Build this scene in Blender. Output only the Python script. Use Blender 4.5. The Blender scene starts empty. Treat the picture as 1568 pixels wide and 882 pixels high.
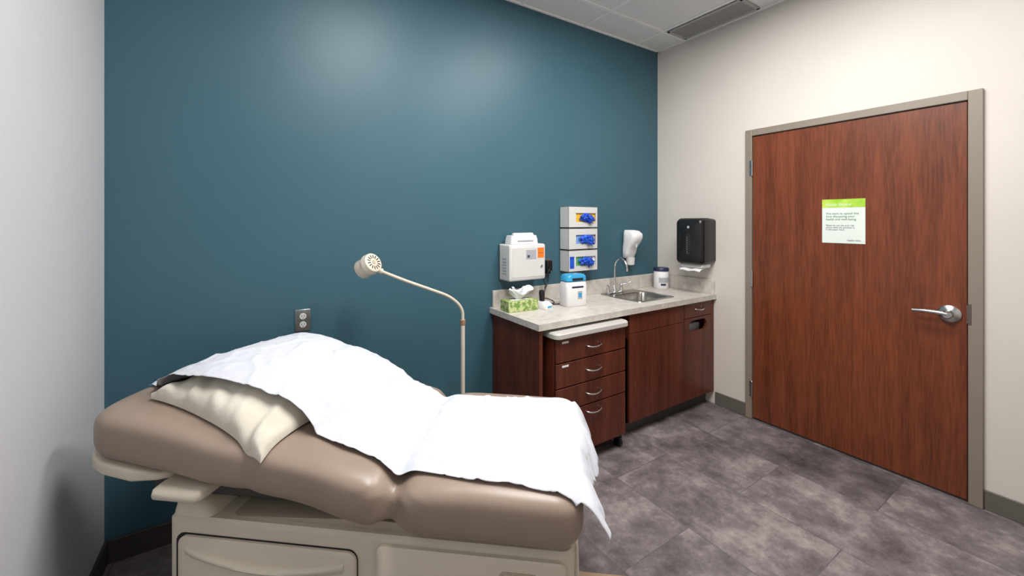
import bpy, bmesh, math, random
from mathutils import Vector, Matrix, noise
random.seed(3)
S=bpy.context.scene
S.view_settings.view_transform='Standard'
try: S.view_settings.look='None'
except: pass

def lin(c):
    r=[]
    for v in c:
        v=v/255.0
        r.append(v/12.92 if v<=0.04045 else ((v+0.055)/1.055)**2.4)
    return (r[0],r[1],r[2],1.0)

# ---------------- materials ----------------
def mat(name,c,rough=0.5,metal=0.0,c2=None,scale=5.0,stretch=(1,1,1),bump=0.0,bscale=200.0,detail=4.0,emit=None,estr=0.0,coat=0.0,lo=0.35,hi=0.65,spec=0.5,alpha=None,trans=0.0,bdist=0.002):
    m=bpy.data.materials.new(name); m.use_nodes=True
    nt=m.node_tree; b=nt.nodes['Principled BSDF']
    b.inputs['Roughness'].default_value=rough
    b.inputs['Metallic'].default_value=metal
    b.inputs['Specular IOR Level'].default_value=spec
    b.inputs['Coat Weight'].default_value=coat
    if trans: b.inputs['Transmission Weight'].default_value=trans
    tc=nt.nodes.new('ShaderNodeTexCoord'); mp=nt.nodes.new('ShaderNodeMapping')
    mp.inputs['Scale'].default_value=stretch
    nt.links.new(tc.outputs['Object'],mp.inputs['Vector'])
    n=nt.nodes.new('ShaderNodeTexNoise'); n.inputs['Scale'].default_value=scale; n.inputs['Detail'].default_value=detail
    nt.links.new(mp.outputs['Vector'],n.inputs['Vector'])
    r=nt.nodes.new('ShaderNodeValToRGB')
    r.color_ramp.elements[0].position=lo; r.color_ramp.elements[1].position=hi
    cc=lin(c); c2=lin(c2) if c2 else tuple(x*0.96 for x in cc[:3])+(1,)
    r.color_ramp.elements[0].color=c2; r.color_ramp.elements[1].color=cc
    nt.links.new(n.outputs['Fac'],r.inputs['Fac']); nt.links.new(r.outputs['Color'],b.inputs['Base Color'])
    if bump:
        n2=nt.nodes.new('ShaderNodeTexNoise'); n2.inputs['Scale'].default_value=bscale
        nt.links.new(tc.outputs['Object'],n2.inputs['Vector'])
        bp=nt.nodes.new('ShaderNodeBump'); bp.inputs['Strength'].default_value=bump; bp.inputs['Distance'].default_value=bdist
        nt.links.new(n2.outputs['Fac'],bp.inputs['Height']); nt.links.new(bp.outputs['Normal'],b.inputs['Normal'])
    if emit:
        b.inputs['Emission Color'].default_value=lin(emit); b.inputs['Emission Strength'].default_value=estr
    return m

def floor_mat():
    m=bpy.data.materials.new('vinyl_tile'); m.use_nodes=True
    nt=m.node_tree; b=nt.nodes['Principled BSDF']; L=nt.links.new
    tc=nt.nodes.new('ShaderNodeTexCoord')
    mp=nt.nodes.new('ShaderNodeMapping'); mp.inputs['Rotation'].default_value=(0,0,math.radians(90)); mp.inputs['Location'].default_value=(0.12,0.03,0)
    L(tc.outputs['Object'],mp.inputs['Vector'])
    br=nt.nodes.new('ShaderNodeTexBrick'); br.inputs['Scale'].default_value=1.0
    br.inputs['Brick Width'].default_value=0.914; br.inputs['Row Height'].default_value=0.457
    br.inputs['Mortar Size'].default_value=0.0016; br.inputs['Mortar Smooth'].default_value=0.2
    br.inputs['Color1'].default_value=(0.74,0.74,0.74,1); br.inputs['Color2'].default_value=(1.14,1.14,1.14,1); br.inputs['Mortar'].default_value=(0.5,0.5,0.5,1)
    L(mp.outputs['Vector'],br.inputs['Vector'])
    ad=nt.nodes.new('ShaderNodeVectorMath'); ad.operation='MULTIPLY_ADD'
    L(br.outputs['Color'],ad.inputs[0]); ad.inputs[1].default_value=(7,7,7); L(tc.outputs['Object'],ad.inputs[2])
    n=nt.nodes.new('ShaderNodeTexNoise'); n.inputs['Scale'].default_value=4.6; n.inputs['Detail'].default_value=12; n.inputs['Roughness'].default_value=0.74
    L(ad.outputs[0],n.inputs['Vector'])
    r=nt.nodes.new('ShaderNodeValToRGB')
    e=r.color_ramp.elements
    e[0].position=0.33; e[0].color=lin((74,67,68)); e[1].position=0.70; e[1].color=lin((158,149,148))
    x=r.color_ramp.elements.new(0.5); x.color=lin((110,102,103))
    L(n.outputs['Fac'],r.inputs['Fac'])
    mx=nt.nodes.new('ShaderNodeMixRGB'); mx.blend_type='MULTIPLY'; mx.inputs['Fac'].default_value=1.0
    L(r.outputs['Color'],mx.inputs['Color1']); L(br.outputs['Color'],mx.inputs['Color2'])
    L(mx.outputs['Color'],b.inputs['Base Color'])
    b.inputs['Roughness'].default_value=0.5; b.inputs['Specular IOR Level'].default_value=0.3
    bp=nt.nodes.new('ShaderNodeBump'); bp.inputs['Strength'].default_value=0.2; bp.inputs['Distance'].default_value=0.002
    L(n.outputs['Fac'],bp.inputs['Height']); L(bp.outputs['Normal'],b.inputs['Normal'])
    return m

def wood(name,a,bc,st,rough=0.35,mottle=0.5):
    m=bpy.data.materials.new(name); m.use_nodes=True
    nt=m.node_tree; b=nt.nodes['Principled BSDF']; L=nt.links.new
    tc=nt.nodes.new('ShaderNodeTexCoord')
    mp=nt.nodes.new('ShaderNodeMapping'); mp.inputs['Scale'].default_value=st; L(tc.outputs['Object'],mp.inputs['Vector'])
    n=nt.nodes.new('ShaderNodeTexNoise'); n.inputs['Scale'].default_value=1; n.inputs['Detail'].default_value=6; n.inputs['Roughness'].default_value=0.62; n.inputs['Distortion'].default_value=0.4
    L(mp.outputs['Vector'],n.inputs['Vector'])
    mp2=nt.nodes.new('ShaderNodeMapping'); mp2.inputs['Scale'].default_value=(st[0]*7,st[1]*7,st[2]*9); L(tc.outputs['Object'],mp2.inputs['Vector'])
    n2=nt.nodes.new('ShaderNodeTexNoise'); n2.inputs['Scale'].default_value=1; n2.inputs['Detail'].default_value=3; L(mp2.outputs['Vector'],n2.inputs['Vector'])
    mx0=nt.nodes.new('ShaderNodeMixRGB'); mx0.inputs['Fac'].default_value=0.42
    L(n.outputs['Fac'],mx0.inputs['Color1']); L(n2.outputs['Fac'],mx0.inputs['Color2'])
    r=nt.nodes.new('ShaderNodeValToRGB'); e=r.color_ramp.elements
    e[0].position=0.36; e[0].color=lin(a); e[1].position=0.64; e[1].color=lin(bc)
    L(mx0.outputs['Color'],r.inputs['Fac']); L(r.outputs['Color'],b.inputs['Base Color'])
    b.inputs['Roughness'].default_value=rough
    b.inputs['Specular IOR Level'].default_value=0.4
    return m

TEAL=mat('teal_paint',(58,94,108),0.43,c2=(56,92,106),scale=2,bump=0.12,bscale=260,spec=0.38)
BEIGE=mat('beige_paint',(210,204,197),0.6,scale=2,bump=0.1,bscale=260)
GREYW=mat('light_grey_paint',(198,199,203),0.55,scale=2,bump=0.1,bscale=260)
FLOOR=floor_mat()
CEIL=mat('ceiling_tile_mat',(240,240,240),0.9,c2=(220,220,220),scale=120,bump=0.5,bscale=180)
GRID=mat('grid_white',(244,244,244),0.5)
VENT=mat('vent_metal',(176,172,170),0.45)
VENTD=mat('vent_dark',(60,58,58),0.7)
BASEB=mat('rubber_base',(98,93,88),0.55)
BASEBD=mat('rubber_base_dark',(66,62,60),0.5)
DOORW=wood('door_cherry',(86,42,25),(126,66,41),(2.0,13.0,0.8),0.36)
CABW=wood('cabinet_cherry',(68,31,20),(104,51,34),(15.0,15.0,1.1),0.36)
FRAME=mat('frame_taupe',(136,125,114),0.4)
CHROME=mat('brushed_steel',(200,200,200),0.25,metal=1.0,c2=(180,180,180),scale=60)
POLISH=mat('polished_chrome',(225,225,228),0.1,metal=1.0)
STEEL=mat('stainless',(178,176,172),0.3,metal=1.0,c2=(160,158,155),scale=40)
COUNTER=mat('laminate',(202,198,191),0.35,c2=(184,178,170),scale=24,detail=8)
WHITE=mat('white_plastic',(228,228,230),0.35)
WHITEG=mat('offwhite_plastic',(206,206,205),0.4)
CARTT=mat('cart_top_grey',(186,184,180),0.45)
CREAM=mat('cream_plastic',(210,202,186),0.38)
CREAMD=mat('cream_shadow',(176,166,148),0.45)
VINYL=mat('taupe_upholstery',(147,130,117),0.36,c2=(142,125,112),scale=3,bump=0.08,bscale=350,spec=0.5)
PAPER=mat('exam_paper_mat',(202,205,213),0.95,c2=(196,199,208),scale=4,bump=0.7,bscale=20,bdist=0.007,spec=0.1)
PILLOW=mat('pillowcase',(210,206,194),0.95,c2=(202,196,182),scale=9,bump=0.5,bscale=30,bdist=0.005,spec=0.1)
BLACK=mat('black_plastic',(22,22,24),0.28)
DARK=mat('dark_gap',(16,15,15),0.7)
SMOKE=mat('smoked_window',(48,48,52),0.12)
BLUE=mat('nitrile_blue',(24,88,205),0.45,c2=(14,60,170),scale=18)
BLUEB=mat('blue_lid',(60,160,205),0.2,c2=(40,140,190))
NAVY=mat('navy_lid',(36,44,74),0.4)
ORANGE=mat('orange_label',(240,120,30),0.5)
YELLOW=mat('yellow_print',(235,190,60),0.5)
GREEN=mat('green_print',(150,200,50),0.5,c2=(190,220,90),scale=14)
GREEN2=mat('tissue_print',(112,148,66),0.5,c2=(188,196,140),scale=34,lo=0.45,hi=0.55)
LABEL=mat('label_grey',(165,168,176),0.5)
INK=mat('ink',(60,70,80),0.6)
TISSUE=mat('tissue_mat',(228,228,234),0.9)
PANEL=mat('light_diffuser',(255,255,255),0.5,emit=(255,248,238),estr=2.0)
SIGNW=mat('sign_white',(222,232,226),0.4)

# ---------------- geometry helpers ----------------
def empty(name,loc=(0,0,0),rz=0):
    o=bpy.data.objects.new(name,None); o.empty_display_size=0.1
    S.collection.objects.link(o); o.location=loc; o.rotation_euler=(0,0,rz); return o
def finish(name,bm,m,parent=None,smooth=False,bevel=0,seg=3,solid=0,angle=40):
    me=bpy.data.meshes.new(name); bmesh.ops.recalc_face_normals(bm,faces=bm.faces); bm.to_mesh(me); bm.free()
    o=bpy.data.objects.new(name,me); S.collection.objects.link(o)
    if isinstance(m,(list,tuple)):
        for k in m: me.materials.append(k)
    else: me.materials.append(m)
    if solid:
        md=o.modifiers.new('s','SOLIDIFY'); md.thickness=solid; md.offset=-1
    if bevel:
        md=o.modifiers.new('b','BEVEL'); md.width=bevel; md.segments=seg; md.limit_method='ANGLE'; md.angle_limit=math.radians(40)
    if smooth or bevel:
        for p in me.polygons: p.use_smooth=True
        if not smooth or angle<180:
            try: me.set_sharp_from_angle(angle=math.radians(angle))
            except: pass
    if parent: o.parent=parent
    return o
def addbox(bm,lo,hi):
    x0,y0,z0=lo; x1,y1,z1=hi
    v=[bm.verts.new(p) for p in [(x0,y0,z0),(x1,y0,z0),(x1,y1,z0),(x0,y1,z0),(x0,y0,z1),(x1,y0,z1),(x1,y1,z1),(x0,y1,z1)]]
    for f in [(0,3,2,1),(4,5,6,7),(0,1,5,4),(1,2,6,5),(2,3,7,6),(3,0,4,7)]: bm.faces.new([v[i] for i in f])
def box(name,lo,hi,m,parent=None,bevel=0,seg=3):
    bm=bmesh.new(); addbox(bm,[min(a,b) for a,b in zip(lo,hi)],[max(a,b) for a,b in zip(lo,hi)])
    return finish(name,bm,m,parent,bevel=bevel,seg=seg)
def boxes(name,lst,m,parent=None,bevel=0):
    bm=bmesh.new()
    for lo,hi in lst: addbox(bm,[min(a,b) for a,b in zip(lo,hi)],[max(a,b) for a,b in zip(lo,hi)])
    return finish(name,bm,m,parent,bevel=bevel,seg=2)
def rr(cx,cy,hx,hy,r,n=6):
    r=min(r,hx-1e-4,hy-1e-4); pts=[]
    for (sx,sy,a0) in [(1,1,0),(-1,1,90),(-1,-1,180),(1,-1,270)]:
        for i in range(n+1):
            a=math.radians(a0+90*i/n)
            pts.append((cx+sx*(hx-r)+r*math.cos(a),cy+sy*(hy-r)+r*math.sin(a)))
    return pts
def loft(name,loops,m,parent=None,caps=True,capend=None,smooth=True,angle=40,closed=True,solid=0):
    bm=bmesh.new(); vs=[[bm.verts.new(p) for p in l] for l in loops]
    n=len(loops[0])
    for a,b in zip(vs[:-1],vs[1:]):
        for i in range(n if closed else n-1):
            j=(i+1)%n
            try: bm.faces.new([a[i],a[j],b[j],b[i]])
            except: pass
    if caps: bm.faces.new(vs[0][::-1])
    if (capend if capend is not None else caps): bm.faces.new(vs[-1])
    return finish(name,bm,m,parent,smooth=smooth,angle=angle,solid=solid)
def frame_axes(d):
    d=Vector(d).normalized(); u=Vector((0,0,1)) if abs(d.z)<0.95 else Vector((1,0,0))
    a=d.cross(u).normalized(); b=d.cross(a).normalized(); return d,a,b
def lathe(name,p,d,prof,m,parent=None,n=32,angle=40,caps=True):
    d,a,b=frame_axes(d); p=Vector(p); loops=[]
    for h,r in prof:
        r=max(r,1e-4)
        loops.append([p+d*h+(a*math.cos(2*math.pi*i/n)+b*math.sin(2*math.pi*i/n))*r for i in range(n)])
    return loft(name,loops,m,parent,caps=caps,angle=angle)
def tube(name,pts,r,m,parent=None,n=12,sub=8):
    P=[Vector(p) for p in pts]; Q=[]
    if sub>1 and len(P)>2:
        E=[P[0]*2-P[1]]+P+[P[-1]*2-P[-2]]
        for i in range(1,len(E)-2):
            for k in range(sub):
                t=k/sub; a,b,c,d=E[i-1],E[i],E[i+1],E[i+2]
                Q.append(0.5*((2*b)+(c-a)*t+(2*a-5*b+4*c-d)*t*t+(3*b-a-3*c+d)*t**3))
        Q.append(P[-1])
    else: Q=P
    loops=[]; up=None
    for i,q in enumerate(Q):
        d=(Q[min(i+1,len(Q)-1)]-Q[max(i-1,0)]).normalized()
        if up is None: _,up,_=frame_axes(d)
        up=(up-d*up.dot(d)).normalized(); b=d.cross(up)
        rad=r[0]+(r[1]-r[0])*i/(len(Q)-1) if isinstance(r,tuple) else r
        loops.append([q+(up*math.cos(2*math.pi*k/n)+b*math.sin(2*math.pi*k/n))*rad for k in range(n)])
    return loft(name,loops,m,parent,angle=60)
def blob(name,c,s,m,parent=None,amp=0.25,fr=3.0,seed=0,sub=4):
    bm=bmesh.new(); bmesh.ops.create_icosphere(bm,subdivisions=sub,radius=1)
    for v in bm.verts:
        k=1+amp*noise.noise(v.co*fr+Vector((seed,seed*2,0)))*1.6
        v.co=Vector((c[0]+v.co.x*s[0]*k,c[1]+v.co.y*s[1]*k,c[2]+v.co.z*s[2]*k))
    return finish(name,bm,m,parent,smooth=True,angle=180)
def text(name,s,loc,size,rot,m,parent):
    cu=bpy.data.curves.new(name,'FONT'); cu.body=s; cu.size=size; cu.extrude=0.0002
    o=bpy.data.objects.new(name,cu); S.collection.objects.link(o); cu.materials.append(m)
    o.location=loc; o.rotation_euler=rot; o.parent=parent; return o

# ---------------- room ----------------
XL=-3.715; YB=-3.3; H=3.05
box('floor',(XL-.1,YB-.1,-.05),(.1,.1,0),FLOOR)
box('wall_back',(XL-.1,0,0),(.1,.1,H),TEAL)
box('wall_left',(XL-.1,YB,0),(XL,0,H),GREYW)
boxes('wall_right',[((0,-.804,0),(.1,0,H)),((0,YB,0),(.1,-2.003,H)),((0,-2.003,2.17),(.1,-.804,H))],BEIGE)
box('wall_front',(XL-.1,YB-.1,0),(.1,YB,H),BEIGE)
ceil=box('ceiling',(XL-.1,YB-.1,H),(.1,.1,H+.05),CEIL)
bars=[]
xs=[-.316-.61*k for k in range(6)]; ys=[-.29-.61*k for k in range(5)]
for x in xs: bars.append(((x-.012,YB,H-.006),(x+.012,0,H+.001)))
for y in ys: bars.append(((XL,y-.012,H-.0065),(0,y+.012,H+.001)))
bars+= [((XL,-.018,H-.007),(0,0,H)),((-.018,YB,H-.007),(0,0,H)),((XL,YB,H-.007),(XL+.018,0,H))]
boxes('ceiling_grid',bars,GRID,ceil)
# linear diffuser
v=empty('air_vent')
vx0,vx1,vy0,vy1=-.290,-.045,-.925,-.315
boxes('frame',[((vx0,vy0,H-.014),(vx0+.022,vy1,H-.0068)),((vx1-.022,vy0,H-.014),(vx1,vy1,H-.0068)),((vx0,vy0,H-.014),(vx1,vy0+.022,H-.0068)),((vx0,vy1-.022,H-.014),(vx1,vy1,H-.0068))],VENT,v,bevel=.002)
box('duct_shade',(vx0+.02,vy0+.02,H-.0075),(vx1-.02,vy1-.02,H-.0068),VENTD,v)  # flat dark sheet behind the louvers, painted as the shade inside
lv=[]
for i in range(12):
    x=vx0+.028+i*.0165; lv.append(((x,vy0+.02,H-.013),(x+.008,vy1-.02,H-.0078)))
boxes('louvers',lv,VENT,v)
# baseboards
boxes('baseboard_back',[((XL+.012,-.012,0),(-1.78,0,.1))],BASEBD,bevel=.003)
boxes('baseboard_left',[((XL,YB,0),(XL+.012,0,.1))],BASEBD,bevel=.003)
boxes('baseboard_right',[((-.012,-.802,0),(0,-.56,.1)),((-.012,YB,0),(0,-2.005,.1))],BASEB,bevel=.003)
# ceiling lights
for i,(x0,x1) in enumerate([(-1.524,-.938),(-2.744,-2.158)]):
    e=empty('ceiling_light')
    box('diffuser',(x0+.02,-2.10,H-.009),(x1-.02,-.92,H-.0068),PANEL,e)
    boxes('trim',[((x0,-2.108,H-.012),(x0+.02,-.912,H-.0068)),((x1-.02,-2.108,H-.012),(x1,-.912,H-.0068))],GRID,e)
    la=bpy.data.lights.new('panel_light','AREA'); la.shape='RECTANGLE'; la.size=.54; la.size_y=1.14; la.energy=[50,53][i]; la.color=(1,.975,.945)
    lo=bpy.data.objects.new('panel_light',la); S.collection.objects.link(lo); lo.location=((x0+x1)/2,-1.51,H-.02); lo.parent=e

# ---------------- door ----------------
fr=empty('trim_1')
boxes('door_frame',[((-.02,-.852,0),(.1,-.804,2.17)),((-.02,-2.003,0),(.1,-1.949,2.17)),((-.02,-1.949,2.122),(.1,-.852,2.17))],FRAME,fr,bevel=.003)
boxes('stop',[((.045,-.868,0),(.1,-.852,2.122)),((.045,-1.949,0),(.1,-1.933,2.122))],FRAME,fr)
box('strike_plate',(-.022,-1.962,.94),(-.018,-1.951,1.05),mat('strike_bronze',(110,100,92),.4,metal=.6),fr,bevel=.001)
d=empty('door_1')
box('slab',(-.008,-1.945,.012),(.037,-.856,2.117),DOORW,d,bevel=.002)
lathe('rose',(-.008,-1.881,.985),(-1,0,0),[(0,.046),(.008,.046),(.014,.040),(.02,.02),(.05,.013),(.058,.012)],CHROME,d)
lathe('knob_hub',(-.05,-1.881,.985),(-1,0,0),[(0,.012),(.004,.021),(.02,.021),(.026,.016)],CHROME,d)
tube('lever',[(-.064,-1.881,.987),(-.068,-1.85,.991),(-.07,-1.80,.992),(-.068,-1.745,.988)],(.0135,.0085),CHROME,d)
box('latch',(-.01,-1.946,.945),(.01,-1.9445,1.04),CHROME,d)
for z in (1.88,1.05,.225):
    lathe('hinge_barrel',(-.019,-.853,z-.057),(0,0,1),[(-.004,.004),(0,.0075),(.114,.0075),(.118,.004)],CHROME,d,n=12)
    box('hinge_leaf',(-.0205,-.85,z-.057),(-.0195,-.835,z+.057),CHROME,d)
sg=empty('notice_sign')
box('sheet',(-.0105,-1.522,1.343),(-.0085,-1.297,1.625),SIGNW,sg)
box('header',(-.0112,-1.522,1.572),(-.0105,-1.297,1.625),GREEN,sg)
R=(math.radians(90),0,math.radians(-90))
text('title','Please Silence',(-.0116,-1.318,1.583),.024,R,SIGNW,sg)
text('body','We want to spend this\ntime discussing your\nhealth and well-being.',(-.0112,-1.318,1.527),.0185,R,mat('green_ink',(60,120,90),.6),sg)
text('body_small','Please do not use your cell\nphone while the provider is\nin the exam room.',(-.0112,-1.318,1.452),.0135,R,INK,sg)
text('logo','Health clinic',(-.0112,-1.43,1.358),.014,R,INK,sg)

# ---------------- paper towel dispenser (right wall) ----------------
p=empty('paper_towel_dispenser')
loops=[]
for X,hy,z0,z1,r in [(-.002,.112,1.15,1.50,.02),(-.10,.118,1.14,1.51,.025),(-.165,.118,1.135,1.508,.03),(-.195,.112,1.14,1.498,.035),(-.205,.10,1.155,1.485,.035)]:
    loops.append([(X,y,z) for y,z in rr(-.45,(z0+z1)/2,hy,(z1-z0)/2,r)])
loft('cover',loops,BLACK,p,angle=50)
box('window',(-.2085,-.468,1.21),(-.2052,-.432,1.38),SMOKE,p,bevel=.001)
for k in range(9): box('tick',(-.2095,-.444,1.225+k*.016),(-.2085,-.437,1.228+k*.016),LABEL,p)
lathe('emblem',(-.205,-.45,1.435),(-1,0,0),[(0,.011),(.002,.010)],LABEL,p)
box('seam',(-.17,-.5695,1.15),(-.167,-.5672,1.49),DARK,p)
prof=[(-.05,1.142),(-.10,1.12),(-.15,1.105),(-.185,1.098),(-.20,1.085)]
loft('towel',[[(x,y,z+.004*math.sin(y*60)) for y in [-.545+.019*i for i in range(11)]] for x,z in prof],WHITE,p,caps=False,closed=False,solid=.002)
box('chute',(-.17,-.55,1.105),(-.05,-.35,1.14),WHITEG,p,bevel=.01)

# ---------------- countertop ----------------
CT=.89; CX=-1.795; CF=-.567
sx0,sx1,sy0,sy1=-.80,-.38,-.46,-.045
c=empty('countertop')
g=.015
boxes('slab',[((CX,CF,CT-.038),(sx0+g,-.001,CT)),((sx1-g,CF,CT-.038),(-.001,-.001,CT)),((sx0+g,CF,CT-.038),(sx1-g,sy0+g,CT)),((sx0+g,sy1-g,CT-.038),(sx1-g,-.001,CT))],COUNTER,c)
box('backsplash',(CX+.02,-.02,CT),(-.001,-.001,CT+.115),COUNTER,c,bevel=.003)
box('side_splash',(-.02,CF+.012,CT),(-.001,-.02,CT+.115),COUNTER,c,bevel=.003)
# sink
s=empty('sink')
cx,cy=(sx0+sx1)/2,(sy0+sy1)/2; hx,hy=(sx1-sx0)/2,(sy1-sy0)/2
def rl(cx,cy,hx,hy,r,z): return [(x,y,z) for x,y in rr(cx,cy,hx,hy,r,8)]
by=cy-.04; bhy=hy-.065
loft('basin',[rl(cx,cy,hx,hy,.03,CT+.0005),rl(cx,cy,hx-.003,hy-.003,.028,CT+.005),rl(cx,cy,hx-.015,hy-.015,.02,CT+.004),rl(cx,by,hx-.03,bhy,.06,CT+.003),rl(cx,by,hx-.036,bhy-.006,.06,CT-.005),rl(cx,by,hx-.045,bhy-.015,.06,CT-.12),rl(cx,by,hx-.07,bhy-.04,.05,CT-.135)],STEEL,s,caps=False,capend=True)
lathe('drain',(cx,by,CT-.1345),(0,0,1),[(0,.04),(.002,.038),(.001,.03)],POLISH,s)
f=empty('faucet'); fx,fy=-.66,-.085; z0=CT+.0055
loft('deck_plate',[rl(fx,fy,.10,.026,.025,z0),rl(fx,fy,.10,.026,.025,z0+.008),rl(fx,fy,.092,.02,.02,z0+.012)],POLISH,f)
lathe('spout_base',(fx,fy,z0+.01),(0,0,1),[(0,.022),(.02,.02),(.035,.013),(.05,.011)],POLISH,f)
tube('gooseneck',[(fx,fy,z0+.05),(fx,fy,z0+.12),(fx,fy,z0+.20),(fx,fy-.012,z0+.25),(fx,fy-.05,z0+.285),(fx,fy-.095,z0+.275),(fx,fy-.125,z0+.24),(fx,fy-.13,z0+.205)],.0085,POLISH,f)
lathe('aerator',(fx,fy-.13,z0+.21),(0,0,-1),[(0,.011),(.02,.012),(.022,.009)],POLISH,f)
for sg2 in (-1,1):
    lathe('valve',(fx+sg2*.078,fy,z0+.01),(0,0,1),[(0,.02),(.02,.017),(.04,.012),(.05,.014),(.056,.01)],POLISH,f)
    tube('blade_handle',[(fx+sg2*.078,fy,z0+.06),(fx+sg2*.10,fy-.02,z0+.067),(fx+sg2*.135,fy-.05,z0+.085)],(.008,.006),POLISH,f)

# ---------------- base cabinet ----------------
b=empty('base_cabinet')
ZT=CT-.0385
FY=-.545
box('side_panel',(-1.775,FY,.0),(-1.75,-.0125,ZT),CABW,b,bevel=.001)
boxes('carcass',[((-1.012,FY+.02,.10),(-.40,-.003,ZT-.17)),((-1.012,FY+.02,.10),(-.99,-.003,ZT)),((-.40,FY+.02,.10),(-.385,-.003,ZT)),((-.385,FY+.02,.10),(-.003,-.003,.12)),((-.03,FY+.02,.10),(-.003,-.003,ZT)),((-1.75,-.03,ZT-.1),(-1.012,-.013,ZT))],CABW,b)
box('toe_kick',(-1.0,FY+.07,0),(-.003,FY+.10,.10),BASEBD,b)
box('filler',(-.034,FY,.10),(-.002,FY+.02,ZT),CABW,b)
box('false_drawer_front',(-1.010,FY,.715),(-.398,FY+.019,ZT-.004),CABW,b,bevel=.0015)
box('cabinet_door',(-1.010,FY,.105),(-.398,FY+.019,.711),CABW,b,bevel=.0015)
box('drawer_front',(-.393,FY,.735),(-.037,FY+.019,ZT-.004),CABW,b,bevel=.0015)
def ry(cx,cz,hx,hz,r,Y): return [(x,Y,z) for x,z in rr(cx,cz,hx,hz,r,8)]
cxx=(-.393-.037)/2; hxx=.178
loft('bin_door',[ry(cxx,.418,hxx,.313,.002,FY+.019),ry(cxx,.418,hxx,.313,.002,FY),ry(cxx-.005,.668,.115,.042,.041,FY),ry(cxx-.005,.668,.115,.042,.041,FY+.019)],CABW,b,caps=False,angle=30)
box('pull_out_bin',(-.36,-.46,.13),(-.06,-.10,.655),WHITEG,b,bevel=.01)
box('bin_cavity_shade',(-.384,-.05,.12),(-.031,-.04,ZT),DARK,b)  # black back sheet, stands in for the shade inside the bin opening
def pull(par,x,y,z,w=.055):
    tube('pull',[(x-w,y,z),(x-w*.92,y-.014,z-.002),(x-w*.5,y-.026,z-.006),(x,y-.029,z-.008),(x+w*.5,y-.026,z-.006),(x+w*.92,y-.014,z-.002),(x+w,y,z)],.0052,CHROME,par,n=10,sub=5)
pull(b,-.215,FY,.80)

# ---------------- mobile cart ----------------
k=empty('supply_cart')
x0,x1=-1.70,-1.108; yF=-.60
boxes('carcass',[((x0,yF+.02,.085),(x1,-.08,.795))],CABW,k,bevel=.002)
for za,zb in [(.655,.792),(.507,.648),(.367,.500),(.09,.360)]:
    box('drawer',(x0+.004,yF,za),(x1-.004,yF+.019,zb),CABW,k,bevel=.0025)
for z in (.725,.580,.437,.325): pull(k,-1.40,yF,z,.06)
loft('top',[rl((x0+x1)/2,-.35,.300,.27,.03,.797),rl((x0+x1)/2,-.35,.310,.278,.04,.803),rl((x0+x1)/2,-.35,.310,.278,.04,.826),rl((x0+x1)/2,-.35,.303,.271,.035,.834)],CARTT,k)
for z in (.765,.625): box('drawer_label',(x0+.05,yF-.001,z),(x0+.10,yF,z+.012),WHITE,k)
for x in (x0+.05,x1-.03):
    for y in (-.56,-.13):
        lathe('caster_wheel',(x-.012,y,.031),(1,0,0),[(0,.026),(.003,.031),(.021,.031),(.024,.026)],BLACK,k,n=20)
        boxes('caster_fork',[((x-.018,y-.015,.03),(x-.014,y+.015,.072)),((x+.014,y-.015,.03),(x+.018,y+.015,.072)),((x-.018,y-.018,.068),(x+.018,y+.018,.086))],BLACK,k)

# ---------------- wall mounted sharps container ----------------
h=empty('sharps_container')
X0,X1=-1.72,-1.415
loops=[]
for Y,e,r in [(-.006,0,.012),(-.12,.0,.014),(-.133,.002,.014),(-.14,.010,.012)]:
    loops.append([(x,Y,z) for x,z in rr((X0+X1)/2,1.2,(X1-X0)/2-e,.125-e,r)])
loft('locking_cabinet',loops,WHITEG,h)
box('front_recess',(X0+.02,-.1415,1.10),(X1-.02,-.1402,1.30),WHITEG,h,bevel=.001)
loft('inner_container',[rl(-1.575,-.07,.115,.05,.02,1.326),rl(-1.575,-.07,.112,.048,.02,1.36),rl(-1.575,-.07,.105,.043,.02,1.385)],WHITE,h)
lathe('rotor_lid',(-1.66,-.085,1.385),(1,0,0),[(0,.012),(.005,.018),(.165,.018),(.17,.012)],WHITEG,h,n=20)
box('lid_slot',(-1.64,-.122,1.345),(-1.51,-.117,1.352),LABEL,h)
box('biohazard_label',(-1.487,-.1428,1.228),(-1.432,-.1416,1.298),ORANGE,h)
text('biohazard_text','SHARPS',(-1.483,-.143,1.258),.012,(math.radians(90),0,0),INK,h)
box('grey_label',(-1.585,-.1428,1.222),(-1.50,-.1416,1.285),LABEL,h)
box('label_print',(-1.575,-.1434,1.232),(-1.555,-.1428,1.25),INK,h)
lathe('lock',(-1.455,-.1415,1.17),(0,-1,0),[(0,.009),(.006,.009),(.007,.006)],POLISH,h,n=16)
boxes('side_slots',[((X0-.001,-.10,1.12+i*.02),(X0+.001,-.05,1.13+i*.02)) for i in range(6)],LABEL,h)
boxes('bracket',[((X0-.004,-.02,1.08),(X0,-.003,1.32)),((X1,-.02,1.08),(X1+.004,-.003,1.32))],CHROME,h)

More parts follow.
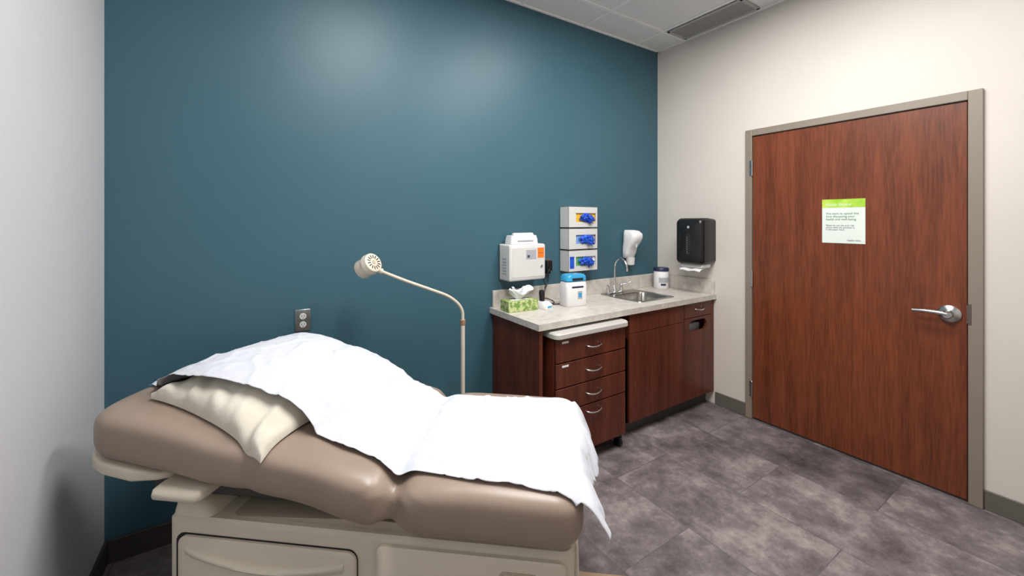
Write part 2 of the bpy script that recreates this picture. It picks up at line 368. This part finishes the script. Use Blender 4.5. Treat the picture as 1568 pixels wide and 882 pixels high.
# ---------------- glove box holders ----------------
gl=empty('glove_dispenser')
GX0,GX1=-1.172,-.872; gd=-.105; gb=-.004
for i,(za,zb) in enumerate([(1.435,1.595),(1.268,1.428),(1.100,1.261)]):
    oz0,oz1=za+.042,zb-.050; ox0,ox1=GX0+.075,GX1-.02
    boxes('holder',[((GX0,gd,za),(GX0+.004,gb,zb)),((GX1-.004,gd,za),(GX1,gb,zb)),((GX0,gd,za),(GX1,gb,za+.004)),((GX0,gd,zb-.004),(GX1,gb,zb)),((GX0,gb-.004,za),(GX1,gb,zb)),
      ((GX0,gd,za),(GX1,gd+.004,oz0)),((GX0,gd,oz1),(GX1,gd+.004,zb)),((GX0,gd,oz0),(ox0,gd+.004,oz1)),((ox1,gd,oz0),(GX1,gd+.004,oz1))],WHITEG,gl,bevel=.001)
    box('glove_box',(GX0+.006,gd+.012,za+.006),(GX1-.006,gb-.006,zb-.006),[YELLOW,LABEL,WHITE][i],gl)
    box('box_print',(GX0+.008,gd+.010,oz0-.005),(ox0+.10,gd+.0115,oz1+.005),[mat('print_yellow',(230,180,60),.5),mat('print_blue',(120,160,215),.5),mat('print_green',(90,170,110),.5)][i],gl)
    blob('blue_gloves',(GX0+.175,gd-.004,(oz0+oz1)/2),(.055,.018,.028),BLUE,gl,amp=.5,fr=2.2,seed=i*3.1+1)
    blob('glove_cuff',(GX0+.210,gd-.012,(oz0+oz1)/2-.012),(.032,.018,.027),BLUE,gl,amp=.6,fr=2.5,seed=i*5.7)
box('side_sticker',(GX0+.012,gd-.001,1.125),(GX0+.055,gd,1.215),BLUE,gl)

# ---------------- soap dispenser ----------------
so=empty('soap_dispenser')
sxc=-.425
L2=[]
for z,hw,dp in [(1.165,.035,.03),(1.17,.055,.05),(1.21,.060,.07),(1.26,.064,.085),(1.30,.066,.125),(1.34,.066,.15),(1.375,.062,.15),(1.40,.050,.12),(1.408,.03,.08)]:
    L2.append([(x,min(y,-.002),z) for x,y in rr(sxc,-dp/2,hw,dp/2,min(hw,dp/2)*.75,8)])
loft('body',L2,WHITE,so,angle=75)
lathe('reservoir',(sxc,-.047,1.105),(0,0,1),[(0,.02),(.006,.034),(.06,.038),(.065,.038)],WHITEG,so)
lathe('nozzle',(sxc,-.11,1.26),(0,0,1),[(0,.008),(.045,.013)],WHITEG,so,n=16)
# ---------------- wipes canister ----------------
w=empty('wipes_canister')
lathe('canister',(-.115,-.125,CT+.001),(0,0,1),[(0,.060),(.004,.063),(.15,.063),(.154,.060)],WHITE,w)
lathe('lid',(-.115,-.125,CT+.155),(0,0,1),[(0,.066),(.02,.066),(.028,.06),(.03,.05)],NAVY,w)
ll=[]
for zz in (.055,.10): ll.append([(-.115+.0635*math.cos(a),-.125+.0635*math.sin(a),CT+zz) for a in [math.radians(200+5*i) for i in range(19)]])
loft('wrap_label',ll,LABEL,w,caps=False,closed=False)
ll=[]
for zz in (.03,.048): ll.append([(-.115+.0637*math.cos(a),-.125+.0637*math.sin(a),CT+zz) for a in [math.radians(215+5*i) for i in range(9)]])
loft('label_band',ll,NAVY,w,caps=False,closed=False)
# ---------------- tissue box ----------------
t=empty('tissue_box',(-1.662,-.17,CT+.001),math.radians(-4))
box('carton',(-.112,-.058,0),(.112,.058,.068),GREEN2,t,bevel=.002)
loft('opening',[[(x,y,.0685) for x,y in rr(0,0,.07,.02,.019)],[(x,y,.0705) for x,y in rr(0,0,.068,.018,.017)]],WHITE,t)
tl=[]
for j in range(9):
    q=j/8; r0=.014+.055*q**1.1
    tl.append([( r0*1.3*math.cos(a)*(1+.25*math.sin(3*a+j*.3)) , r0*.6*math.sin(a)*(1+.3*math.sin(4*a)), .069+.062*q*(1+.28*math.sin(2*a+1)+.15*math.sin(5*a))) for a in [2*math.pi*i/40 for i in range(40)]])
loft('tissue',tl,TISSUE,t,caps=False,angle=180,solid=.0008)
tl=[]
for j in range(7):
    q=j/6; r0=.006+.036*q
    tl.append([(-.01+r0*math.cos(a)*(1+.3*math.sin(3*a+1)), r0*.5*math.sin(a), .075+.068*q*(1+.2*math.sin(2*a+2))) for a in [2*math.pi*i/30 for i in range(30)]])
loft('tissue_inner',tl,TISSUE,t,caps=False,angle=180,solid=.0008)
# ---------------- thermometer dock ----------------
th=empty('thermometer_dock',(-1.49,-.215,CT+.001),math.radians(10))
loft('base',[[(x,y,0) for x,y in rr(0,0,.04,.055,.02)],[(x,y,.025) for x,y in rr(0,0,.04,.055,.02)],[(x,y+.01,.045) for x,y in rr(0,0,.03,.038,.018)]],WHITE,th)
loft('handset',[[(x,y+.015,.04) for x,y in rr(0,0,.016,.016,.012)],[(x,y+.018,.10) for x,y in rr(0,0,.019,.018,.014)],[(x,y+.02,.118) for x,y in rr(0,0,.014,.014,.012)]],BLACK,th)
box('display',(-.02,-.0563,.008),(.02,-.0545,.02),BLUEB,th)
# ---------------- white / blue dispenser on counter ----------------
dv=empty('sanitizing_wipe_dispenser',(-1.255,-.25,CT+.001),math.radians(-6))
def rz(hx,hy,r,z,oy=0): return [(x,y+oy,z) for x,y in rr(0,0,hx,hy,r)]
loft('body',[rz(.085,.055,.025,0),rz(.088,.058,.028,.006),rz(.088,.058,.028,.13),rz(.084,.054,.028,.165),rz(.08,.05,.028,.17)],WHITE,dv)
loft('blue_cover',[rz(.079,.049,.028,.171),rz(.086,.056,.03,.176),rz(.084,.054,.03,.205),rz(.074,.046,.03,.218),rz(.05,.03,.025,.222)],BLUEB,dv)
box('slot',(-.045,-.0575,.18),(.045,-.0535,.196),DARK,dv)
box('brand_strip',(-.05,-.0592,.128),(.045,-.0575,.140),NAVY,dv)
box('window',(-.002,-.0595,.05),(.036,-.0575,.105),LABEL,dv,bevel=.001)
box('screen',(.005,-.0602,.062),(.03,-.0590,.092),BLUEB,dv)
# ---------------- outlets and charger ----------------
def outlet(X,Z):
    o=empty('wall_outlet')
    box('plate',(X-.037,-.006,Z-.058),(X+.037,-.0005,Z+.058),CHROME,o,bevel=.002)
    for dz in (-.022,.022):
        lathe('receptacle',(X,-.006,Z+dz),(0,-1,0),[(0,.0165),(.002,.0165)],WHITEG,o,n=20)
        boxes('slots',[((X-.008,-.0088,Z+dz-.003),(X-.0055,-.0079,Z+dz+.006)),((X+.0055,-.0088,Z+dz-.003),(X+.008,-.0079,Z+dz+.006)),((X-.002,-.0088,Z+dz-.011),(X+.002,-.0079,Z+dz-.007))],DARK,o)
outlet(-2.945,.955); outlet(-1.30,1.14)
ch=empty('power_adapter')
box('brick',(-1.335,-.055,1.115),(-1.285,-.009,1.19),BLACK,ch,bevel=.004)
box('plug',(-1.325,-.04,1.09),(-1.29,-.009,1.113),BLACK,ch,bevel=.003)
tube('cord',[(-1.31,-.035,1.09),(-1.32,-.04,1.03),(-1.36,-.06,.98),(-1.40,-.08,.93),(-1.40,-.11,CT+.006),(-1.36,-.15,CT+.006),(-1.32,-.11,CT+.01),(-1.36,-.07,CT+.03),(-1.41,-.10,CT+.02),(-1.40,-.16,CT+.006),(-1.33,-.19,CT+.006)],.0038,BLACK,ch)
tube('cord_upper',[(-1.30,-.05,1.15),(-1.34,-.08,1.12),(-1.37,-.06,1.06),(-1.35,-.05,1.01),(-1.38,-.07,.93)],.0035,BLACK,ch)

# ---------------- exam lamp ----------------
el=empty('exam_lamp')
px,py=-2.13,-.27
lathe('weighted_base',(px,py,.0),(0,0,1),[(.03,.20),(.05,.20),(.065,.17),(.075,.05),(.09,.02)],CREAM,el)
for a in range(5):
    an=a*2*math.pi/5; lathe('caster',(px+.17*math.cos(an)-.008,py+.17*math.sin(an),.02),(1,0,0),[(0,.018),(.002,.02),(.016,.02)],BLACK,el,n=14)
lathe('pole',(px,py,.08),(0,0,1),[(0,.0125),(.79,.0125),(.80,.0125)],CREAM,el,n=16)
lathe('collar',(px,py,.875),(0,0,1),[(0,.0125),(.003,.016),(.028,.016),(.031,.012)],mat('collar_tan',(150,120,95),.4),el,n=16)
arm=[(px,py,.90),(px-.004,py,.955),(px-.035,py-.002,1.005),(px-.10,py-.005,1.055),(px-.20,py-.006,1.10),(px-.33,py-.008,1.155),(px-.44,py-.012,1.205),(px-.475,py-.016,1.222)]
tube('flexible_arm',arm,(.0095,.0085),CREAM,el,n=14)
hd=Vector((-.35,.62,-.38)).normalized()   # from vented cap to light opening
hc=Vector((px-.540,py-.03,1.262))
tube('arm_socket',[arm[-1],(px-.495,py-.018,1.23),tuple(hc+hd*.02)],(.015,.014),CREAM,el,sub=4)
k_=.92
lathe('lamp_head',hc-hd*.035*k_,hd,[(a_*k_,b_*k_) for a_,b_ in [(0,.047),(.004,.055),(.028,.059),(.034,.060),(.036,.056),(.07,.052),(.095,.056),(.10,.054),(.098,.045)]],CREAM,el)
D,A,B=frame_axes(hd)
for i in range(14):
    a=2*math.pi*i/14; rd=A*math.cos(a)+B*math.sin(a)
    c0=hc-hd*.0350*k_
    tube('vent_slot',[c0+rd*.022,c0+rd*.039],.0025,DARK,el,n=8,sub=1)
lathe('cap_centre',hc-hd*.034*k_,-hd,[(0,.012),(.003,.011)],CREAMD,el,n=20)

# ---------------- exam table ----------------
def interp(x,tb):
    if x<=tb[0][0]: return tb[0][1]
    for (a,va),(b_,vb) in zip(tb[:-1],tb[1:]):
        if x<=b_:
            t_=(x-a)/(b_-a); t_=t_*t_*(3-2*t_); return va+(vb-va)*t_
    return tb[-1][1]
def linterp(x,tb):
    if x<=tb[0][0]: return tb[0][1]
    for (a,va),(b_,vb) in zip(tb[:-1],tb[1:]):
        if x<=b_: return va+(vb-va)*(x-a)/(b_-a)
    return tb[-1][1]
ex=empty('exam_table',(-2.443,-1.641,0),math.radians(-40))
XH=-1.585; W2=.35
def gs(x,c,s): return math.exp(-((x-c)/s)**2)
def ztop(x):
    z=.742
    if x<-.55: z+=(-.55-x)*.178
    z-=.035*gs(x,-.55,.04)
    z+=.006*gs(x,-.75,.12)+.006*gs(x,-.3,.2)
    z-=.010*gs(x,-1.0,.03)
    if x<-1.25: z-=(-1.25-x)**2*.25
    return z
ZB=[(-1.585,.728),(-1.29,.688),(-1.06,.658),(-.83,.632),(-.62,.582),(-.5,.572),(0,.560)]
def zbot(x):
    z=sum(linterp(x+o,ZB) for o in (-.05,-.03,0,.03,.05))/5
    z+=.018*gs(x,-.57,.03)
    return z
def hw(x):
    return W2-.034*gs(x,-.55,.035)+.008*gs(x,-.68,.09)+.005*gs(x,-.42,.06)-.010*gs(x,-1.0,.03)+.006*gs(x,-1.12,.07)
def endf(x):
    r=1;rp=0;rv=0
    if x>-.08: e=min(1,(-x)/.08); r=math.sqrt(max(0,1-(1-e)**2)); rp=.085; rv=.05
    if x<XH+.12: e=min(1,(x-XH)/.12); r=math.sqrt(max(0,1-(1-e)**2)); rp=.11; rv=.05
    return rp*(1-r), rv*(1-r)
NE=4.4
def topz(x,y):
    xx=min(max(x,XH),0); a,bv=endf(xx); hh=(ztop(xx)-zbot(xx))/2; zc=(ztop(xx)+zbot(xx))/2
    q=min(.999,abs((y-.35)/(hw(xx)-a)))
    return zc+(hh-bv)*(1-q**NE)**(1/NE)
st=[]
n=150
for i in range(n+1):
    st.append(XH+(-XH)*(i/n))
for e in (.0005,.002,.005,.009): st+= [XH+e,-e]
st=sorted(set(st))
loops=[]
for x in st:
    a,bv=endf(x); zt,zb=ztop(x),zbot(x); hh=(zt-zb)/2-bv; zc=(zt+zb)/2; w_=hw(x)-a
    l=[]
    for kx in range(80):
        th_=2*math.pi*kx/80; cs,sn=math.cos(th_),math.sin(th_)
        yy=w_*math.copysign(abs(cs)**(2/NE),cs); zz=hh*math.copysign(abs(sn)**(2/NE),sn)
        dx=abs(x+.55)
        if dx<.16 and dx>.01:
            wv=.0035*math.sin(zz*90+dx*40)*math.exp(-((dx-.05)/.05)**2)*abs(cs)**3
            yy+=math.copysign(wv,cs)
        l.append((x,.35+yy,zc+zz))
    loops.append(l)
loft('upholstered_top',loops,VINYL,ex,angle=180)
# backrest shell
shell=[]
for x in [XH-.006,XH+.002,XH+.02,XH+.05,XH+.1,XH+.2,XH+.27,XH+.30]:
    e=0.0 if x>XH+.11 else .10*(1-math.sqrt(max(0,1-(1-max(0,(x-XH+.006))/.116)**2)))
    if x>XH+.25: e+=(x-XH-.25)*.9
    zb=zbot(max(x,XH))
    hz=.020 if x<XH+.25 else .012
    shell.append([(x,y,z) for y,z in rr(.35,zb-.002,W2-.003-e,hz,.010)])
loft('backrest_shell',shell,CREAM,ex,angle=60)
box('backrest_underframe',(-1.40,.09,.60),(-.70,.61,.66),mat('underframe_dark',(58,54,50),.6),ex,bevel=.01)
# side paddle
loft('release_handle',[[(x,Y,z) for x,z in rr(-1.215,.660,hx_,hz_,hz_*.9)] for Y,hx_,hz_ in [(.12,.085,.016),(.02,.085,.019),(-.005,.082,.017),(-.018,.07,.010)]],CREAM,ex,angle=60)
# base body
def bl(z,x0,x1,y0,y1,r): return [(x,y,z) for x,y in rr((x0+x1)/2,(y0+y1)/2,(x1-x0)/2,(y1-y0)/2,r,8)]
loft('base_body',[bl(.0,-1.22,-.06,.10,.60,.04),bl(.09,-1.22,-.06,.10,.60,.04),bl(.10,-1.30,-.035,.045,.655,.03),bl(.545,-1.30,-.025,.045,.655,.03),bl(.556,-1.29,-.035,.055,.645,.025)],CREAM,ex,angle=35)
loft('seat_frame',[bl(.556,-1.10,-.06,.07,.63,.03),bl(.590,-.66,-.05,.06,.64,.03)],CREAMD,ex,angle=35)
loft('corner_cap',[bl(.556,-1.295,-1.15,.05,.65,.03),bl(.585,-1.29,-1.17,.055,.645,.03),bl(.602,-1.265,-1.20,.07,.63,.02)],CREAM,ex,angle=60)
Y0=.045
def ryl(xa,xb,za,zb,r,Y): return [(x,Y,z) for x,z in rr((xa+xb)/2,(za+zb)/2,(xb-xa)/2,(zb-za)/2,r,6)]
loft('drawer_gap_shade',[ryl(-1.264,-.662,.13,.510,.03,Y0-.0005),ryl(-1.264,-.662,.13,.510,.03,Y0-.002)],DARK,ex)  # black plate behind the drawer, shade of the gap put into its colour
loft('side_drawer',[ryl(-1.250,-.6645,.135,.506,.028,Y0-.002),ryl(-1.250,-.6645,.135,.506,.028,Y0-.010),ryl(-1.245,-.669,.14,.501,.025,Y0-.014)],CREAM,ex,angle=50)
hl=[]
for i in range(25):
    q=i/24; x=-1.22+.52*q; sag=.03*math.sin(math.pi*q)
    hl.append([(x,Y0-.012-yy*(.2+.8*math.sin(math.pi*q)**.5),.477-sag+zz) for yy,zz in [(0,.0),(.018,-.004),(.022,-.012),(.016,-.02),(0,-.035)]])
loft('drawer_pull_lip',hl,CREAM,ex,caps=False,closed=False,angle=60)
loft('front_panel',[ryl(-.60,-.05,.13,.538,.02,Y0-.0005),ryl(-.60,-.05,.13,.538,.02,Y0-.012),ryl(-.594,-.056,.136,.532,.018,Y0-.016)],CREAM,ex,angle=50)
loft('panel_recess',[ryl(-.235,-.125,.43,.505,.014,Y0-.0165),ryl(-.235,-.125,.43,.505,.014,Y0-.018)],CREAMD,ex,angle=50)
loft('panel_recess_inner',[ryl(-.228,-.132,.437,.498,.012,Y0-.0182),ryl(-.228,-.132,.437,.498,.012,Y0-.019)],CREAM,ex,angle=50)
box('pull_out_step',(-.04,.12,.02),(.26,.60,.05),mat('step_tan',(150,128,104),.5),ex,bevel=.008)
box('foot_drawer',(-.028,.10,.15),(-.012,.60,.50),CREAM,ex,bevel=.006)

# ---------------- pillow ----------------
pl=empty('pillow',(-2.443,-1.641,0),math.radians(-40))
PCX,PCY,PHX,PHY=-1.11,.345,.25,.305
PA=math.radians(-13); PC,PS=math.cos(PA),math.sin(PA)
def phh(x,y,sx=1.0,sy=1.0,hgt=.105):
    dx,dy=x-PCX,y-PCY
    u=abs((dx*PC+dy*PS)/(PHX*sx)); v_=abs((-dx*PS+dy*PC)/(PHY*sy))
    if u>=1 or v_>=1: return 0
    return hgt*((1-u**2.4)**.75)*((1-v_**3.2)**.6)
bm=bmesh.new(); NU,NV=72,84; top=[];bot=[]
for i in range(NU+1):
    rt=[];rb=[]
    for j in range(NV+1):
        u=-1+2*i/NU; v_=-1+2*j/NV
        U=PHX*u*(1-.06*(1-v_*v_)); V=PHY*v_*(1-.06*(1-u*u))
        x=PCX+U*PC-V*PS; y=PCY+U*PS+V*PC
        hh=.092*((1-abs(u)**2.4)**.75)*((1-abs(v_)**3.2)**.6)
        wr=noise.noise(Vector((x*9,y*7,1)))*.010+noise.noise(Vector((x*26,y*11,5)))*.013
        edge=1-max(abs(u),abs(v_))
        zb=topz(x,max(.02,min(.68,y)))+.006
        if y<.02: zb-= (.02-y)*.6
        op=max(0,(-v_-.80)/.2)
        rt.append(bm.verts.new((x,y,zb+hh+.018+(wr if edge>0.02 else wr*.5)+ op*(.012+.010*math.sin(u*15+1)))))
        rb.append(bm.verts.new((x,y,zb+.002)))
    top.append(rt);bot.append(rb)
for i in range(NU):
    for j in range(NV):
        bm.faces.new([top[i][j],top[i+1][j],top[i+1][j+1],top[i][j+1]])
        bm.faces.new([bot[i][j+1],bot[i+1][j+1],bot[i+1][j],bot[i][j]])
for i in range(NU):
    bm.faces.new([bot[i][0],bot[i+1][0],top[i+1][0],top[i][0]]); bm.faces.new([top[i][NV],top[i+1][NV],bot[i+1][NV],bot[i][NV]])
for j in range(NV):
    bm.faces.new([top[0][j],top[0][j+1],bot[0][j+1],bot[0][j]]); bm.faces.new([bot[NU][j],bot[NU][j+1],top[NU][j+1],top[NU][j]])
finish('pillow_body',bm,PILLOW,pl,smooth=True,angle=80)

# ---------------- exam paper ----------------
pp=empty('exam_table_paper',(-2.443,-1.641,0),math.radians(-40))
near=[(-1.54,.20),(-1.40,.13),(-1.27,.105),(-1.1,.105),(-.9,.125),(-.7,.09),(-.525,.065),(-.25,.045),(0,.03)]
far=[(-1.54,.62),(-1.3,.67),(-1.0,.675),(-.75,.65),(-.55,.59),(-.3,.585),(0,.62)]
def ridge(vv): return 1-min(1,abs(noise.noise(vv))*4)
bm=bmesh.new(); NS,NW=260,120; rows=[]
XS=-1.545; Ltop=-XS-.02
for i in range(NS+1):
    s_=i/NS; row=[]
    for j in range(NW+1):
        q=j/NW
        jag=.022*noise.noise(Vector((q*9,3,0)))+.016*noise.noise(Vector((q*40,7,0)))
        over=.145+jag
        sl=s_*(Ltop+over)
        xx=XS+min(sl,Ltop)
        yn=interp(xx,near); yf=interp(xx,far); y=yn+(yf-yn)*q
        if sl<=Ltop:
            z=topz(xx,max(y,.012))+.005
            bp_=phh(xx,y,1.24,1.27,.128)
            if y>PCY: bp_*=1+.16*(y-PCY)/.3
            z+=max(bp_,0)
            z+=.014*gs(xx,-.80,.10)*gs(y,.5,.25)
            z+=.022*gs(xx,-.55,.05)
            z+=.008*abs(noise.noise(Vector((xx*5+y*4,y*9,2))))
            z+=.0065*ridge(Vector((xx*6+y*4,y*7-xx*3,4)))**4
            z+=.004*ridge(Vector((xx*13-y*9,y*12,9)))**4
            fr_=gs(xx,-.75,.22)
            z+=.007*fr_*(1-abs(math.sin((xx*1.0+y*1.2)*16)))**1.5
            if bp_>0: z+=.004
            x=xx
        else:
            o_=sl-Ltop; z0_=topz(-.03,y)+.010
            fw=.075+.03*q+.018*math.sin(q*11+1)+.02*(1-q)**4
            tt=o_/.150
            x=xx+ .008+fw*tt*(1-.25*tt); z=z0_-(.105+.045*q)*tt**1.3 -.006*math.sin(q*14)*tt
            x+=.012*tt*noise.noise(Vector((q*16,tt*2,3)))
            y=y+.01*math.sin(q*8)*tt
        row.append(bm.verts.new((x,y,z)))
    rows.append(row)
for i in range(NS):
    for j in range(NW): bm.faces.new([rows[i][j],rows[i+1][j],rows[i+1][j+1],rows[i][j+1]])
for _ in range(1): bmesh.ops.smooth_vert(bm,verts=[v_ for v_ in bm.verts if not v_.is_boundary],factor=.5,use_axis_x=True,use_axis_y=True,use_axis_z=True)
for v_ in bm.verts: v_.co.z+=.003
finish('paper_sheet',bm,PAPER,pp,smooth=True,angle=180,solid=.0006)

# ---------------- world & camera ----------------
wd=bpy.data.worlds.new('world'); S.world=wd; wd.use_nodes=True
wd.node_tree.nodes['Background'].inputs[0].default_value=(1,1,1,1); wd.node_tree.nodes['Background'].inputs[1].default_value=0.3
cam=bpy.data.cameras.new('camera'); co=bpy.data.objects.new('camera',cam); S.collection.objects.link(co)
co.location=(-3.2,-2.449,1.487); co.rotation_euler=(math.radians(90),0,math.radians(-33))
cam.sensor_width=36; cam.lens=14.396; cam.shift_y=-.0657; cam.clip_start=.02
S.camera=co
